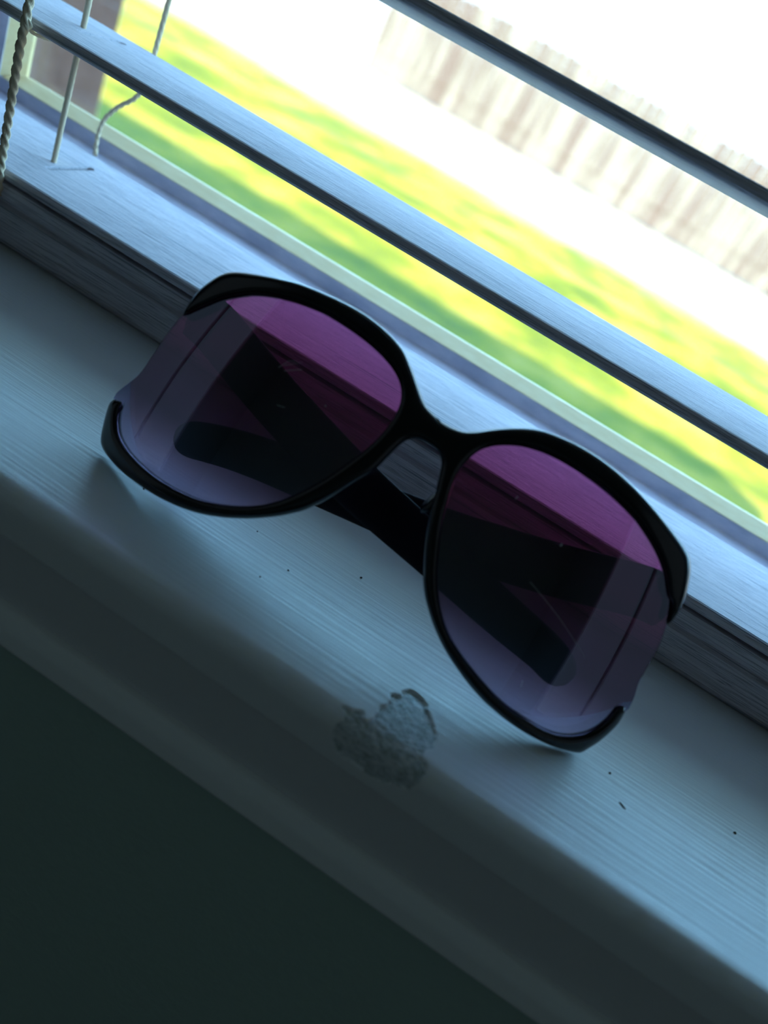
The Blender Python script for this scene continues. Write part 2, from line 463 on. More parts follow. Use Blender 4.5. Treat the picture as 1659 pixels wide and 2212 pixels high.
FRAME_OUTLINE = [(-56.01,30.60), (-55.44,31.30), (-54.85,31.98), (-54.25,32.66), (-53.65,33.33), (-53.05,34.00), (-52.45,34.68), (-51.86,35.35),
(-51.27,36.03), (-50.67,36.70), (-50.03,37.34), (-49.36,37.94), (-48.65,38.50), (-47.94,39.06), (-47.22,39.59), (-46.48,40.11), (-45.74,40.62),
(-44.98,41.10), (-44.18,41.53), (-43.37,41.92), (-42.54,42.27), (-41.71,42.62), (-40.87,42.95), (-40.02,43.25), (-39.16,43.52), (-38.30,43.77),
(-37.43,44.01), (-36.56,44.24), (-35.68,44.43), (-34.80,44.61), (-33.91,44.77), (-33.02,44.93), (-32.13,45.08), (-31.24,45.19), (-30.34,45.28),
(-29.44,45.32), (-28.54,45.33), (-27.64,45.34), (-26.74,45.33), (-25.84,45.31), (-24.94,45.28), (-24.04,45.23), (-23.14,45.18), (-22.24,45.12),
(-21.34,45.04), (-20.45,44.94), (-19.55,44.82), (-18.67,44.67), (-17.78,44.52), (-16.89,44.33), (-16.02,44.12), (-15.16,43.86), (-14.30,43.59),
(-13.45,43.29), (-12.63,42.91), (-11.85,42.46), (-11.10,41.97), (-10.40,41.39), (-9.78,40.74), (-9.24,40.02), (-8.82,39.23), (-8.50,38.39),
(-8.32,37.50), (-8.21,36.61), (-8.16,35.71), (-8.17,34.81), (-8.21,33.91), (-8.29,33.01), (-8.43,32.12), (-8.60,31.24), (-8.78,30.35), (-8.99,29.48),
(-9.24,28.61), (-9.51,27.75), (-9.80,26.90), (-10.09,26.05), (-10.41,25.20), (-10.74,24.36), (-11.07,23.53), (-11.41,22.69), (-11.76,21.86),
(-12.12,21.04), (-12.49,20.21), (-12.87,19.40), (-13.27,18.59), (-13.69,17.79), (-14.13,17.01), (-14.58,16.23), (-15.04,15.45), (-15.51,14.68),
(-15.99,13.92), (-16.49,13.17), (-17.00,12.43), (-17.52,11.69), (-18.06,10.98), (-18.64,10.28), (-19.25,9.62), (-19.88,8.97), (-20.52,8.34),
(-21.18,7.73), (-21.88,7.16), (-22.60,6.62), (-23.34,6.10), (-24.08,5.60), (-24.85,5.12), (-25.63,4.67), (-26.42,4.24), (-27.22,3.83), (-28.03,3.44),
(-28.86,3.07), (-29.69,2.73), (-30.54,2.42), (-31.39,2.12), (-32.24,1.84), (-33.11,1.59), (-33.98,1.38), (-34.87,1.20), (-35.75,1.04), (-36.64,0.89),
(-37.53,0.75), (-38.43,0.64), (-39.32,0.55), (-40.22,0.48), (-41.12,0.43), (-42.02,0.38), (-42.92,0.35), (-43.82,0.34), (-44.72,0.36), (-45.62,0.39),
(-46.52,0.43), (-47.42,0.48), (-48.32,0.56), (-49.22,0.66), (-50.11,0.79), (-51.00,0.92), (-51.89,1.08), (-52.76,1.29), (-53.62,1.56), (-54.47,1.86),
(-55.31,2.18), (-56.11,2.60), (-56.82,3.14), (-57.43,3.81), (-57.99,4.52), (-58.47,5.27), (-58.89,6.07), (-59.16,6.93), (-59.29,7.82), (-59.54,8.67),
(-60.34,8.43), (-61.20,8.16), (-62.03,7.84), (-62.38,7.04), (-62.43,6.14), (-62.28,5.26), (-62.06,4.38), (-61.82,3.52), (-61.55,2.65), (-61.28,1.80),
(-60.99,0.94), (-60.67,0.10), (-60.27,-0.70), (-59.74,-1.43), (-59.00,-1.93), (-58.17,-2.27), (-57.29,-2.49), (-56.41,-2.68), (-55.53,-2.86),
(-54.64,-3.00), (-53.75,-3.12), (-52.85,-3.20), (-51.95,-3.28), (-51.05,-3.34), (-50.15,-3.38), (-49.25,-3.39), (-48.35,-3.38), (-47.45,-3.37),
(-46.55,-3.35), (-45.65,-3.32), (-44.75,-3.27), (-43.85,-3.21), (-42.95,-3.14), (-42.05,-3.07), (-41.16,-2.98), (-40.26,-2.87), (-39.37,-2.75),
(-38.48,-2.60), (-37.59,-2.44), (-36.71,-2.28), (-35.83,-2.09), (-34.95,-1.88), (-34.08,-1.65), (-33.21,-1.40), (-32.35,-1.13), (-31.50,-0.85),
(-30.65,-0.54), (-29.81,-0.21), (-28.99,0.15), (-28.18,0.54), (-27.36,0.93), (-26.56,1.33), (-25.76,1.76), (-24.98,2.20), (-24.20,2.66),
(-23.43,3.12), (-22.66,3.59), (-21.90,4.08), (-21.16,4.59), (-20.43,5.11), (-19.71,5.65), (-18.99,6.20), (-18.28,6.75), (-17.58,7.32), (-16.89,7.91),
(-16.23,8.52), (-15.59,9.15), (-14.94,9.78), (-14.30,10.41), (-13.70,11.08), (-13.16,11.80), (-12.65,12.54), (-12.15,13.29), (-11.65,14.05),
(-11.18,14.81), (-10.73,15.59), (-10.32,16.40), (-9.93,17.21), (-9.53,18.02), (-9.13,18.82), (-8.72,19.63), (-8.32,20.43), (-7.90,21.23),
(-7.48,22.03), (-7.05,22.82), (-6.61,23.61), (-6.23,24.42), (-5.94,25.27), (-5.72,26.15), (-5.51,27.02), (-5.32,27.90), (-5.12,28.78), (-4.93,29.66),
(-4.72,30.54), (-4.51,31.42), (-4.23,32.27), (-3.87,33.10), (-3.26,33.76), (-2.51,34.24), (-1.65,34.53), (-0.76,34.66), (0.14,34.69), (1.04,34.66),
(1.93,34.54), (2.78,34.25), (3.52,33.75), (4.11,33.06), (4.51,32.26), (4.82,31.42), (5.09,30.56), (5.39,29.70), (5.72,28.87), (6.04,28.03),
(6.31,27.16), (6.54,26.29), (6.76,25.42), (7.01,24.56), (7.30,23.70), (7.61,22.86), (7.94,22.02), (8.28,21.18), (8.63,20.35), (9.01,19.54),
(9.40,18.73), (9.80,17.92), (10.23,17.12), (10.66,16.33), (11.10,15.55), (11.56,14.77), (12.01,13.99), (12.46,13.21), (12.67,12.70), (13.03,12.16),
(13.56,11.44), (14.11,10.72), (14.68,10.02), (15.29,9.36), (15.94,8.73), (16.60,8.12), (17.27,7.52), (17.96,6.94), (18.65,6.36), (19.36,5.80),
(20.08,5.26), (20.82,4.75), (21.56,4.24), (22.32,3.76), (23.10,3.30), (23.89,2.87), (24.69,2.45), (25.49,2.04), (26.31,1.65), (27.12,1.28),
(27.95,0.92), (28.78,0.57), (29.61,0.22), (30.45,-0.11), (31.29,-0.43), (32.15,-0.72), (33.00,-1.00), (33.86,-1.27), (34.73,-1.52), (35.60,-1.75),
(36.48,-1.94), (37.36,-2.11), (38.25,-2.27), (39.14,-2.42), (40.03,-2.55), (40.92,-2.67), (41.82,-2.78), (42.72,-2.87), (43.61,-2.95), (44.51,-3.01),
(45.41,-3.06), (46.31,-3.09), (47.21,-3.10), (48.11,-3.09), (49.01,-3.07), (49.92,-3.03), (50.81,-2.96), (51.71,-2.87), (52.61,-2.77), (53.50,-2.64),
(54.38,-2.49), (55.27,-2.30), (56.15,-2.11), (57.02,-1.88), (57.85,-1.53), (58.41,-0.85), (58.78,-0.03), (59.17,0.78), (59.56,1.60), (59.88,2.44),
(60.13,3.31), (60.37,4.17), (60.58,5.05), (60.75,5.94), (60.89,6.83), (60.94,7.72), (60.88,8.62), (60.76,9.52), (60.60,10.40), (60.22,11.21),
(59.41,11.36), (58.62,10.94), (58.44,10.09), (58.43,9.19), (58.39,8.29), (58.31,7.40), (58.12,6.52), (57.86,5.65), (57.52,4.82), (57.09,4.03),
(56.61,3.27), (56.03,2.58), (55.37,1.97), (54.68,1.39), (53.93,0.89), (53.13,0.48), (52.29,0.15), (51.43,-0.13), (50.55,-0.32), (49.66,-0.42),
(48.76,-0.49), (47.86,-0.53), (46.96,-0.52), (46.06,-0.49), (45.16,-0.44), (44.26,-0.39), (43.36,-0.35), (42.46,-0.31), (41.56,-0.28), (40.66,-0.21),
(39.76,-0.10), (38.88,0.05), (37.99,0.22), (37.11,0.40), (36.23,0.61), (35.37,0.86), (34.50,1.12), (33.64,1.39), (32.79,1.67), (31.93,1.96),
(31.08,2.26), (30.24,2.57), (29.39,2.88), (28.55,3.19), (27.71,3.53), (26.88,3.88), (26.06,4.25), (25.24,4.63), (24.44,5.04), (23.66,5.49),
(22.90,5.98), (22.16,6.49), (21.43,7.01), (20.72,7.58), (20.05,8.17), (19.39,8.79), (18.75,9.42), (18.14,10.08), (17.55,10.77), (16.99,11.47),
(16.44,12.18), (15.91,12.91), (15.41,13.66), (14.92,14.41), (14.44,15.18), (14.00,15.96), (13.58,16.76), (13.16,17.56), (12.75,18.37), (12.36,19.17),
(11.97,19.99), (11.59,20.80), (11.22,21.63), (10.88,22.46), (10.55,23.30), (10.23,24.14), (9.93,24.99), (9.65,25.85), (9.38,26.71), (9.13,27.57),
(8.88,28.44), (8.65,29.31), (8.44,30.19), (8.24,31.06), (8.07,31.95), (7.96,32.84), (7.88,33.74), (7.89,34.64), (8.00,35.53), (8.17,36.42),
(8.38,37.30), (8.69,38.14), (9.10,38.94), (9.62,39.67), (10.24,40.33), (10.91,40.94), (11.63,41.48), (12.38,41.98), (13.15,42.44), (13.94,42.86),
(14.76,43.24), (15.60,43.58), (16.45,43.87), (17.32,44.12), (18.19,44.34), (19.07,44.52), (19.96,44.65), (20.86,44.76), (21.75,44.86), (22.65,44.93),
(23.55,44.97), (24.45,44.98), (25.35,44.99), (26.25,44.98), (27.16,44.96), (28.06,44.92), (28.95,44.86), (29.85,44.80), (30.75,44.72), (31.65,44.62),
(32.54,44.50), (33.43,44.37), (34.32,44.23), (35.21,44.07), (36.09,43.90), (36.97,43.72), (37.85,43.52), (38.73,43.32), (39.61,43.09), (40.47,42.83),
(41.32,42.54), (42.16,42.21), (42.99,41.87), (43.82,41.52), (44.64,41.15), (45.46,40.76), (46.26,40.35), (47.05,39.93), (47.83,39.48), (48.60,38.99),
(49.33,38.48), (50.06,37.94), (50.74,37.36), (51.38,36.72), (52.00,36.07), (52.62,35.41), (53.24,34.76), (53.87,34.11), (54.66,33.72), (55.43,33.27),
(55.92,32.53), (56.23,31.68), (56.53,30.83), (56.82,29.98), (57.25,29.47), (57.49,30.34), (57.62,31.23), (57.65,32.13), (57.65,33.03), (57.58,33.93),
(57.42,34.82), (57.21,35.69), (56.92,36.55), (56.57,37.38), (56.20,38.20), (55.81,39.01), (55.39,39.81), (54.93,40.58), (54.41,41.32), (53.86,42.03),
(53.17,42.61), (52.39,43.06), (51.57,43.43), (50.74,43.77), (49.89,44.09), (49.05,44.39), (48.19,44.68), (47.34,44.98), (46.49,45.26), (45.63,45.55),
(44.77,45.83), (43.92,46.10), (43.06,46.38), (42.20,46.64), (41.33,46.89), (40.46,47.13), (39.59,47.37), (38.72,47.60), (37.85,47.83), (36.97,48.03),
(36.09,48.21), (35.21,48.38), (34.32,48.54), (33.43,48.68), (32.54,48.81), (31.64,48.93), (30.75,49.02), (29.85,49.10), (28.95,49.17), (28.05,49.22),
(27.15,49.25), (26.25,49.25), (25.35,49.24), (24.45,49.21), (23.55,49.15), (22.65,49.07), (21.76,48.95), (20.87,48.83), (19.97,48.70), (19.09,48.55),
(18.20,48.38), (17.32,48.17), (16.47,47.90), (15.63,47.57), (14.80,47.21), (14.00,46.81), (13.21,46.36), (12.44,45.90), (11.68,45.41), (10.94,44.90),
(10.21,44.37), (9.48,43.84), (8.78,43.28), (8.09,42.70), (7.40,42.11), (6.70,41.55), (5.97,41.03), (5.22,40.52), (4.41,40.13), (3.55,39.89),
(2.66,39.71), (1.77,39.59), (0.87,39.54), (-0.03,39.55), (-0.93,39.57), (-0.04,39.57), (-0.55,39.71), (-1.44,39.83), (-2.33,39.98), (-3.21,40.18),
(-4.06,40.46), (-4.85,40.90), (-5.57,41.43), (-6.29,41.98), (-6.99,42.54), (-7.69,43.11), (-8.39,43.68), (-9.09,44.24), (-9.80,44.80), (-10.51,45.35),
(-11.24,45.89), (-11.97,46.41), (-12.72,46.91), (-13.51,47.34), (-14.34,47.69), (-15.20,47.97), (-16.06,48.23), (-16.93,48.45), (-17.82,48.63),
(-18.70,48.80), (-19.59,48.94), (-20.49,49.05), (-21.38,49.14), (-22.28,49.23), (-23.18,49.29), (-24.08,49.31), (-24.98,49.30), (-25.88,49.27),
(-26.78,49.23), (-27.68,49.19), (-28.58,49.12), (-29.48,49.04), (-30.37,48.95), (-31.27,48.84), (-32.16,48.74), (-33.06,48.62), (-33.95,48.50),
(-34.84,48.37), (-35.73,48.24), (-36.62,48.09), (-37.50,47.91), (-38.38,47.70), (-39.25,47.46), (-40.11,47.20), (-40.98,46.95), (-41.84,46.68),
(-42.70,46.41), (-43.55,46.12), (-44.40,45.83), (-45.25,45.53), (-46.10,45.23), (-46.95,44.92), (-47.80,44.62), (-48.65,44.32), (-49.49,44.00),
(-50.32,43.66), (-51.12,43.24), (-51.90,42.78), (-52.60,42.22), (-53.21,41.55), (-53.78,40.86), (-54.27,40.11), (-54.71,39.32), (-55.13,38.52),
(-55.51,37.70), (-55.85,36.87), (-56.12,36.01), (-56.27,35.12), (-56.36,34.23), (-56.38,33.33), (-56.34,32.42), (-56.30,31.52), (-56.28,30.62)]
LENS_A = [(-50.42,37.73), (-51.08,37.07), (-51.69,36.39), (-52.28,35.70), (-52.88,35.03), (-53.47,34.36), (-54.07,33.68), (-54.68,33.01),
(-55.27,32.32), (-55.87,31.61), (-56.45,30.81), (-56.80,29.84), (-56.94,28.90), (-57.09,28.02), (-57.26,27.14), (-57.43,26.25), (-57.58,25.34),
(-57.68,24.42), (-57.77,23.52), (-57.86,22.63), (-57.95,21.73), (-58.05,20.84), (-58.15,19.95), (-58.25,19.05), (-58.36,18.16), (-58.47,17.29),
(-58.64,16.44), (-58.87,15.62), (-59.16,14.83), (-59.56,14.08), (-60.01,13.31), (-60.47,12.54), (-60.94,11.77), (-61.41,10.98), (-61.85,10.16),
(-62.23,9.29), (-62.49,8.00), (-61.18,7.69), (-60.29,8.00), (-59.87,8.20), (-59.83,7.72), (-59.71,6.83), (-59.41,5.89), (-58.96,5.02), (-58.45,4.22),
(-57.86,3.48), (-57.22,2.76), (-56.43,2.15), (-55.56,1.69), (-54.69,1.35), (-53.82,1.04), (-52.93,0.77), (-52.02,0.55), (-51.11,0.38), (-50.21,0.24),
(-49.31,0.12), (-48.40,0.01), (-47.49,-0.07), (-46.57,-0.12), (-45.67,-0.16), (-44.76,-0.19), (-43.85,-0.21), (-42.93,-0.20), (-42.02,-0.17),
(-41.11,-0.12), (-40.20,-0.07), (-39.29,0.00), (-38.39,0.09), (-37.48,0.20), (-36.57,0.34), (-35.68,0.50), (-34.78,0.65), (-33.88,0.84),
(-32.98,1.06), (-32.10,1.31), (-31.23,1.60), (-30.37,1.90), (-29.51,2.21), (-28.66,2.56), (-27.82,2.93), (-26.99,3.34), (-26.18,3.75), (-25.37,4.18),
(-24.57,4.64), (-23.79,5.13), (-23.04,5.64), (-22.29,6.17), (-21.55,6.72), (-20.83,7.31), (-20.15,7.93), (-19.50,8.58), (-18.86,9.23), (-18.23,9.91),
(-17.64,10.62), (-17.08,11.36), (-16.55,12.11), (-16.04,12.85), (-15.53,13.61), (-15.04,14.38), (-14.57,15.16), (-14.11,15.94), (-13.66,16.73),
(-13.21,17.52), (-12.78,18.33), (-12.37,19.15), (-11.99,19.98), (-11.62,20.81), (-11.26,21.64), (-10.90,22.48), (-10.56,23.32), (-10.23,24.16),
(-9.89,25.00), (-9.58,25.86), (-9.28,26.72), (-8.99,27.58), (-8.72,28.45), (-8.46,29.33), (-8.24,30.23), (-8.06,31.13), (-7.89,32.03), (-7.75,32.94),
(-7.66,33.87), (-7.62,34.79), (-7.61,35.72), (-7.66,36.66), (-7.78,37.59), (-7.97,38.54), (-8.32,39.45), (-8.78,40.31), (-9.36,41.10), (-10.03,41.80),
(-10.77,42.41), (-11.57,42.93), (-12.38,43.40), (-13.24,43.80), (-14.12,44.11), (-15.00,44.39), (-15.88,44.65), (-16.78,44.87), (-17.68,45.06),
(-18.58,45.21), (-19.47,45.36), (-20.38,45.49), (-21.29,45.59), (-22.20,45.67), (-23.11,45.73), (-24.01,45.78), (-24.92,45.83), (-25.83,45.86),
(-26.74,45.88), (-27.65,45.89), (-28.55,45.88), (-29.47,45.87), (-30.39,45.83), (-31.31,45.74), (-32.22,45.62), (-33.12,45.47), (-34.01,45.31),
(-34.91,45.15), (-35.80,44.97), (-36.69,44.77), (-37.58,44.54), (-38.46,44.30), (-39.33,44.04), (-40.21,43.77), (-41.07,43.46), (-41.93,43.13),
(-42.77,42.77), (-43.61,42.41), (-44.44,42.02), (-45.27,41.57), (-46.05,41.07), (-46.81,40.55), (-47.55,40.03), (-48.29,39.49), (-49.00,38.93),
(-49.72,38.35)]
LENS_B = [(54.02,34.72), (53.39,35.40), (52.77,36.06), (52.14,36.71), (51.51,37.38), (50.82,38.02), (50.09,38.61), (49.34,39.15), (48.58,39.66),
(47.79,40.15), (46.98,40.59), (46.17,41.01), (45.35,41.42), (44.52,41.81), (43.69,42.18), (42.85,42.53), (42.00,42.87), (41.14,43.19), (40.26,43.47),
(39.37,43.72), (38.48,43.94), (37.59,44.14), (36.71,44.34), (35.81,44.52), (34.92,44.69), (34.02,44.84), (33.12,44.97), (32.22,45.10), (31.31,45.22),
(30.40,45.31), (29.49,45.38), (28.58,45.44), (27.68,45.49), (26.77,45.52), (25.85,45.54), (24.94,45.54), (24.04,45.53), (23.12,45.51), (22.20,45.45),
(21.29,45.37), (20.38,45.26), (19.47,45.13), (18.56,44.98), (17.65,44.78), (16.76,44.54), (15.87,44.27), (15.00,43.94), (14.15,43.56), (13.31,43.16),
(12.50,42.70), (11.72,42.20), (10.95,41.67), (10.21,41.07), (9.54,40.40), (8.91,39.65), (8.41,38.82), (8.00,37.94), (7.73,37.01), (7.55,36.10),
(7.40,35.17), (7.32,34.22), (7.37,33.27), (7.46,32.34), (7.61,31.42), (7.79,30.51), (8.01,29.63), (8.23,28.74), (8.47,27.86), (8.72,26.99),
(8.98,26.12), (9.26,25.25), (9.56,24.38), (9.88,23.53), (10.20,22.68), (10.54,21.83), (10.90,20.99), (11.28,20.16), (11.67,19.34), (12.06,18.52),
(12.47,17.71), (12.88,16.90), (13.30,16.10), (13.74,15.29), (14.21,14.50), (14.71,13.73), (15.21,12.97), (15.73,12.21), (16.28,11.47), (16.85,10.76),
(17.43,10.05), (18.05,9.36), (18.69,8.69), (19.36,8.06), (20.04,7.44), (20.75,6.85), (21.49,6.29), (22.24,5.76), (23.00,5.25), (23.80,4.77),
(24.62,4.33), (25.45,3.93), (26.27,3.55), (27.11,3.18), (27.96,2.83), (28.81,2.51), (29.66,2.19), (30.51,1.88), (31.36,1.57), (32.22,1.28),
(33.08,0.99), (33.95,0.72), (34.81,0.45), (35.69,0.19), (36.58,-0.04), (37.48,-0.24), (38.38,-0.42), (39.28,-0.58), (40.19,-0.71), (41.12,-0.80),
(42.03,-0.85), (42.94,-0.88), (43.84,-0.92), (44.73,-0.97), (45.63,-1.01), (46.55,-1.06), (47.47,-1.08), (48.39,-1.06), (49.31,-1.00), (50.24,-0.92),
(51.17,-0.76), (52.09,-0.50), (52.98,-0.18), (53.85,0.20), (54.68,0.71), (55.43,1.30), (56.14,1.91), (56.80,2.62), (57.36,3.41), (57.84,4.23),
(58.24,5.10), (58.54,6.00), (58.78,6.92), (58.91,7.87), (58.95,8.73), (59.09,9.34), (59.69,9.65), (60.66,10.17), (61.01,11.33), (60.85,12.35),
(60.65,13.26), (60.37,14.17), (60.04,15.03), (59.70,15.87), (59.37,16.66), (59.21,17.45), (59.16,18.32), (59.08,19.23), (58.99,20.13), (58.90,21.03),
(58.81,21.93), (58.72,22.82), (58.64,23.74), (58.50,24.66), (58.30,25.57), (58.06,26.46), (57.83,27.33), (57.57,28.22), (57.24,29.12), (56.82,29.96),
(56.40,30.76), (55.97,31.56), (55.54,32.35), (55.10,33.16), (54.61,33.96)]
CHIP = [(-1.17,-1.10), (-0.20,-0.79), (0.51,-0.78), (1.47,0.30), (2.32,0.55), (2.41,-0.66), (2.60,-1.10), (3.67,-1.10), (4.37,0.21), (4.53,2.74),
(4.36,4.67), (5.50,5.79), (5.26,7.35), (4.74,8.68), (5.66,9.22), (6.56,9.81), (6.59,11.08), (7.02,11.99), (7.69,12.93), (8.84,12.93), (9.99,12.93),
(10.94,12.37), (11.70,11.63), (11.75,11.12), (12.87,10.03), (14.24,8.52), (15.04,7.20), (15.94,5.35), (16.10,2.56), (14.91,1.16), (14.87,-0.43),
(15.15,-1.10), (16.09,-1.10), (16.44,-1.83), (16.94,-3.60), (16.57,-5.91), (16.06,-7.57), (14.42,-7.99), (13.19,-8.35), (11.88,-9.44), (9.99,-9.92),
(7.76,-9.73), (5.80,-9.61), (3.77,-9.87), (1.97,-9.60), (0.61,-8.27), (-0.52,-6.42), (-0.65,-4.66), (-0.01,-3.31), (-0.23,-2.13), (-1.43,-1.35)]
# ------------------------------------------------------------------ the setting: outdoors
GR = -0.02
bm = bmesh.new()
bmesh.ops.create_grid(bm, x_segments=60, y_segments=60, size=30)
for v in bm.verts:
    v.co.y += 25.0
    v.co.z = 0.03 * noise.noise(v.co * 0.35) - 0.01
me = bpy.data.meshes.new('lawn')
bm.to_mesh(me)
bm.free()
o = link_mesh('lawn', me, M_LAWN, None, True)
o.location = (0, 0.32, GR)
tag(o, kind='structure')

prof = [(-0.67, 0.90), (-1.45, 1.95), (-2.2, 1.95), (-2.2, 0.90)]
vs = [(x, y, -0.06) for x, y in prof] + [(x, y, 2.3) for x, y in prof]
o = from_data('stucco_wall', vs, [(0, 1, 5, 4), (1, 2, 6, 5), (2, 3, 7, 6), (3, 0, 4, 7), (3, 2, 1, 0), (4, 5, 6, 7)], M_STUCCO)
tag(o, 'pitted pinkish brown stucco wall corner outside the glass at upper left', 'wall')

fence = empty('garden_fence', (2.0, 17.6, -0.02))
tag(fence, 'pale sun-bleached board fence across the far end of the yard', 'fence')
random.seed(4)
for k in range(92):
    x = -9.0 + k * 0.2
    h = 2.0 + random.uniform(-0.02, 0.02)
    bm = bmesh.new()
    w = 0.092
    yo = random.uniform(-0.012, 0.012)
    pts = [(-w, 0.02), (w, 0.02), (w, h - 0.05), (w - 0.03, h), (-w + 0.03, h), (-w, h - 0.05)]
    a = [bm.verts.new((p[0], yo - 0.011, p[1])) for p in pts]
    b = [bm.verts.new((p[0], yo + 0.011, p[1])) for p in pts]
    bm.faces.new(a)
    bm.faces.new(list(reversed(b)))
    for i in range(6):
        bm.faces.new((a[i], b[i], b[(i + 1) % 6], a[(i + 1) % 6]))
    bmesh.ops.recalc_face_normals(bm, faces=bm.faces)
    me = bpy.data.meshes.new('board')
    bm.to_mesh(me)
    bm.free()
    o = link_mesh('board', me, M_FENCE, fence)
    o.location = (x, 0, 0)
for z in (0.35, 1.6):
    o = box('rail', (-9.1, 0.02, z), (9.3, 0.06, z + 0.09), M_FENCE, fence)

# ------------------------------------------------------------------ the setting: house shell
WX0, WX1 = -0.236, 0.330        # window opening
YR, YO = 0.1025, 0.268          # room face and outer face of the window wall
ZB, ZT = SILL - 0.02, SILL + 0.80
def wall(name, lo, hi, m=M_WALL):
    return tag(box(name, lo, hi, m), kind='structure')
def joined_boxes(name, boxes, m):
    vs, fs = [], []
    for lo, hi in boxes:
        n = len(vs)
        vs += [(x, y, z) for z in (lo[2], hi[2]) for y in (lo[1], hi[1]) for x in (lo[0], hi[0])]
        fs += [tuple(n + i for i in f) for f in ((0, 2, 3, 1), (4, 5, 7, 6), (0, 1, 5, 4), (2, 6, 7, 3), (0, 4, 6, 2), (1, 3, 7, 5))]
    return tag(from_data(name, vs, fs, m), kind='structure')
joined_boxes('wall_window', [((-3.5, YR, -0.1), (WX0, YO, 2.5)), ((WX1, YR, -0.1), (2.8, YO, 2.5)),
                             ((WX0, YR, -0.1), (WX1, YO, ZB)), ((WX0, YR, ZT), (WX1, YO, 2.5))], M_WALL)
wall('wall_left', (-1.7, -3.0, 0), (-1.6, YR, 2.4), M_ROOM)
wall('wall_right', (1.5, -3.0, 0), (1.6, YR, 2.4), M_ROOM)
wall('wall_back', (-1.7, -3.1, 0), (1.6, -3.0, 2.4), M_ROOM)
wall('floor', (-1.7, -3.1, -0.1), (1.6, YR, 0), M_FLOOR)
wall('ceiling', (-1.7, -3.1, 2.4), (1.6, YR, 2.5), M_ROOM)
o = box('roof', (-3.8, -3.4, 2.5), (2.95, 0.62, 2.74), M_ROOF)
tag(o, kind='structure')

# made-up window frames and bars over the added side fill lamps
def fill_frame(name, x, sg):
    y0, y1, z0, z1 = -1.50, -0.12, 0.30, 2.34
    bx = []
    t = 0.05
    xa, xb = sorted((x, x - sg * 0.05))
    for (ya, yb, za, zb) in ((y0 - t, y1 + t, z0 - t, z0), (y0 - t, y1 + t, z1, z1 + t), (y0 - t, y0, z0, z1), (y1, y1 + t, z0, z1), (-0.73, -0.69, z0, z1)):
        bx.append(((xa, ya, za), (xb, yb, zb)))
    return joined_boxes(name, bx, M_JAMB)
fill_frame('fill_frame_right', 1.5, 1)
fill_frame('fill_frame_left', -1.6, -1)

# ------------------------------------------------------------------ window: frame, sash, bead, glass
win = tag(empty('window_1', (0, 0.25, SILL)), kind='structure')
def local(o):
    """keep world placement under the window empty"""
    o.location = o.location - win.location
    o.parent = win
    return o
J = 0.010
local(box('jamb_lining', (WX0 - J, YR, ZB), (WX0, 0.262, ZT), M_JAMB))
local(box('jamb_lining', (WX1, YR, ZB), (WX1 + J, 0.262, ZT), M_JAMB))
local(box('jamb_lining', (WX0, YR, ZT - 0.008), (WX1, 0.262, ZT), M_JAMB))
local(profile_x('sash_rail', [(240, 0.2), (240, 18.3), (247, 18.8), (247, 23.4), (257, 23.4), (257, 0.2)], -235.8, 329.8, M_VINYL, None, (0, 0, SILL), bev=0.5))
local(profile_x('glazing_bead', [(247.3, 23.4), (247.3, 23.6), (255, 25.9), (256.5, 25.9), (256.5, 23.4)], -223.5, 318, M_BEAD, None, (0, 0, SILL)))
def stile(x_in, sgn):
    # vertical member; x_in is its glass-side face, sgn -1 for the left one
    f = [(x_in, 247), (x_in, 257), (x_in + sgn * 11, 257), (x_in + sgn * 11, 240), (x_in + sgn * 4.5, 240), (x_in + sgn * 4.5, 247)]
    n = len(f)
    vs = [(x * MM, y * MM, 0.0188) for x, y in f] + [(x * MM, y * MM, 0.79) for x, y in f]
    fs = [(i, (i + 1) % n, n + (i + 1) % n, n + i) for i in range(n)] + [tuple(range(n)), tuple(range(2 * n - 1, n - 1, -1))]
    o = from_data('sash_stile', vs, fs, M_VINYL)
    o.location = (0, 0, SILL)
    local(o)
    b = [(x_in, 247.3), (x_in - sgn * 4, 255), (x_in - sgn * 4, 256.5), (x_in, 256.5)]
    vs = [(x * MM, y * MM, 0.0236) for x, y in b] + [(x * MM, y * MM, 0.79) for x, y in b]
    fs = [(i, (i + 1) % 4, 4 + (i + 1) % 4, 4 + i) for i in range(4)] + [(3, 2, 1, 0), (4, 5, 6, 7)]
    o = from_data('glazing_bead', vs, fs, M_BEAD)
    o.location = (0, 0, SILL)
    local(o)
stile(-225, -1)
stile(319, 1)
local(box('glass_pane', (WX0 + 0.008, 0.2575, SILL + 0.02), (WX1 - 0.008, 0.2605, SILL + 0.79), M_GLASS))
local(box('outer_sill', (WX0, 0.2610, SILL - 0.03), (WX1, 0.30, SILL + 0.0), M_BEAD))

# ------------------------------------------------------------------ sill with its chipped patch
CHIPV = [Vector(p) for p in CHIP]
def inside(px, py, poly):
    c = False
    n = len(poly)
    j = n - 1
    for i in range(n):
        xi, yi = poly[i]
        xj, yj = poly[j]
        if (yi > py) != (yj > py) and px < (xj - xi) * (py - yi) / (yj - yi) + xi:
            c = not c
        j = i
    return c
NR, NY = 4.0, 101.3
def sill_profile(a):
    """arc position (mm, + towards the window from the start of the nose) -> y, z, normal"""
    if a >= 0:
        return NY + NR + a, 0.0, (0, 1)
    q = -a
    L = math.pi / 2 * NR
    if q <= L:
        t = q / NR
        return NY + NR - NR * math.sin(t), -NR + NR * math.cos(t), (-math.sin(t), math.cos(t))
    return NY, -NR - (q - L), (-1, 0)
xs = [WX0 * 1000 - 40]
x = WX0 * 1000 - 40
while x < WX1 * 1000 + 40:
    x += 0.3 if -8 < x < 22 else (1.5 if -30 < x < 60 else 12)
    xs.append(min(x, WX1 * 1000 + 40))
arcs = [-12.28]
a = -12.28
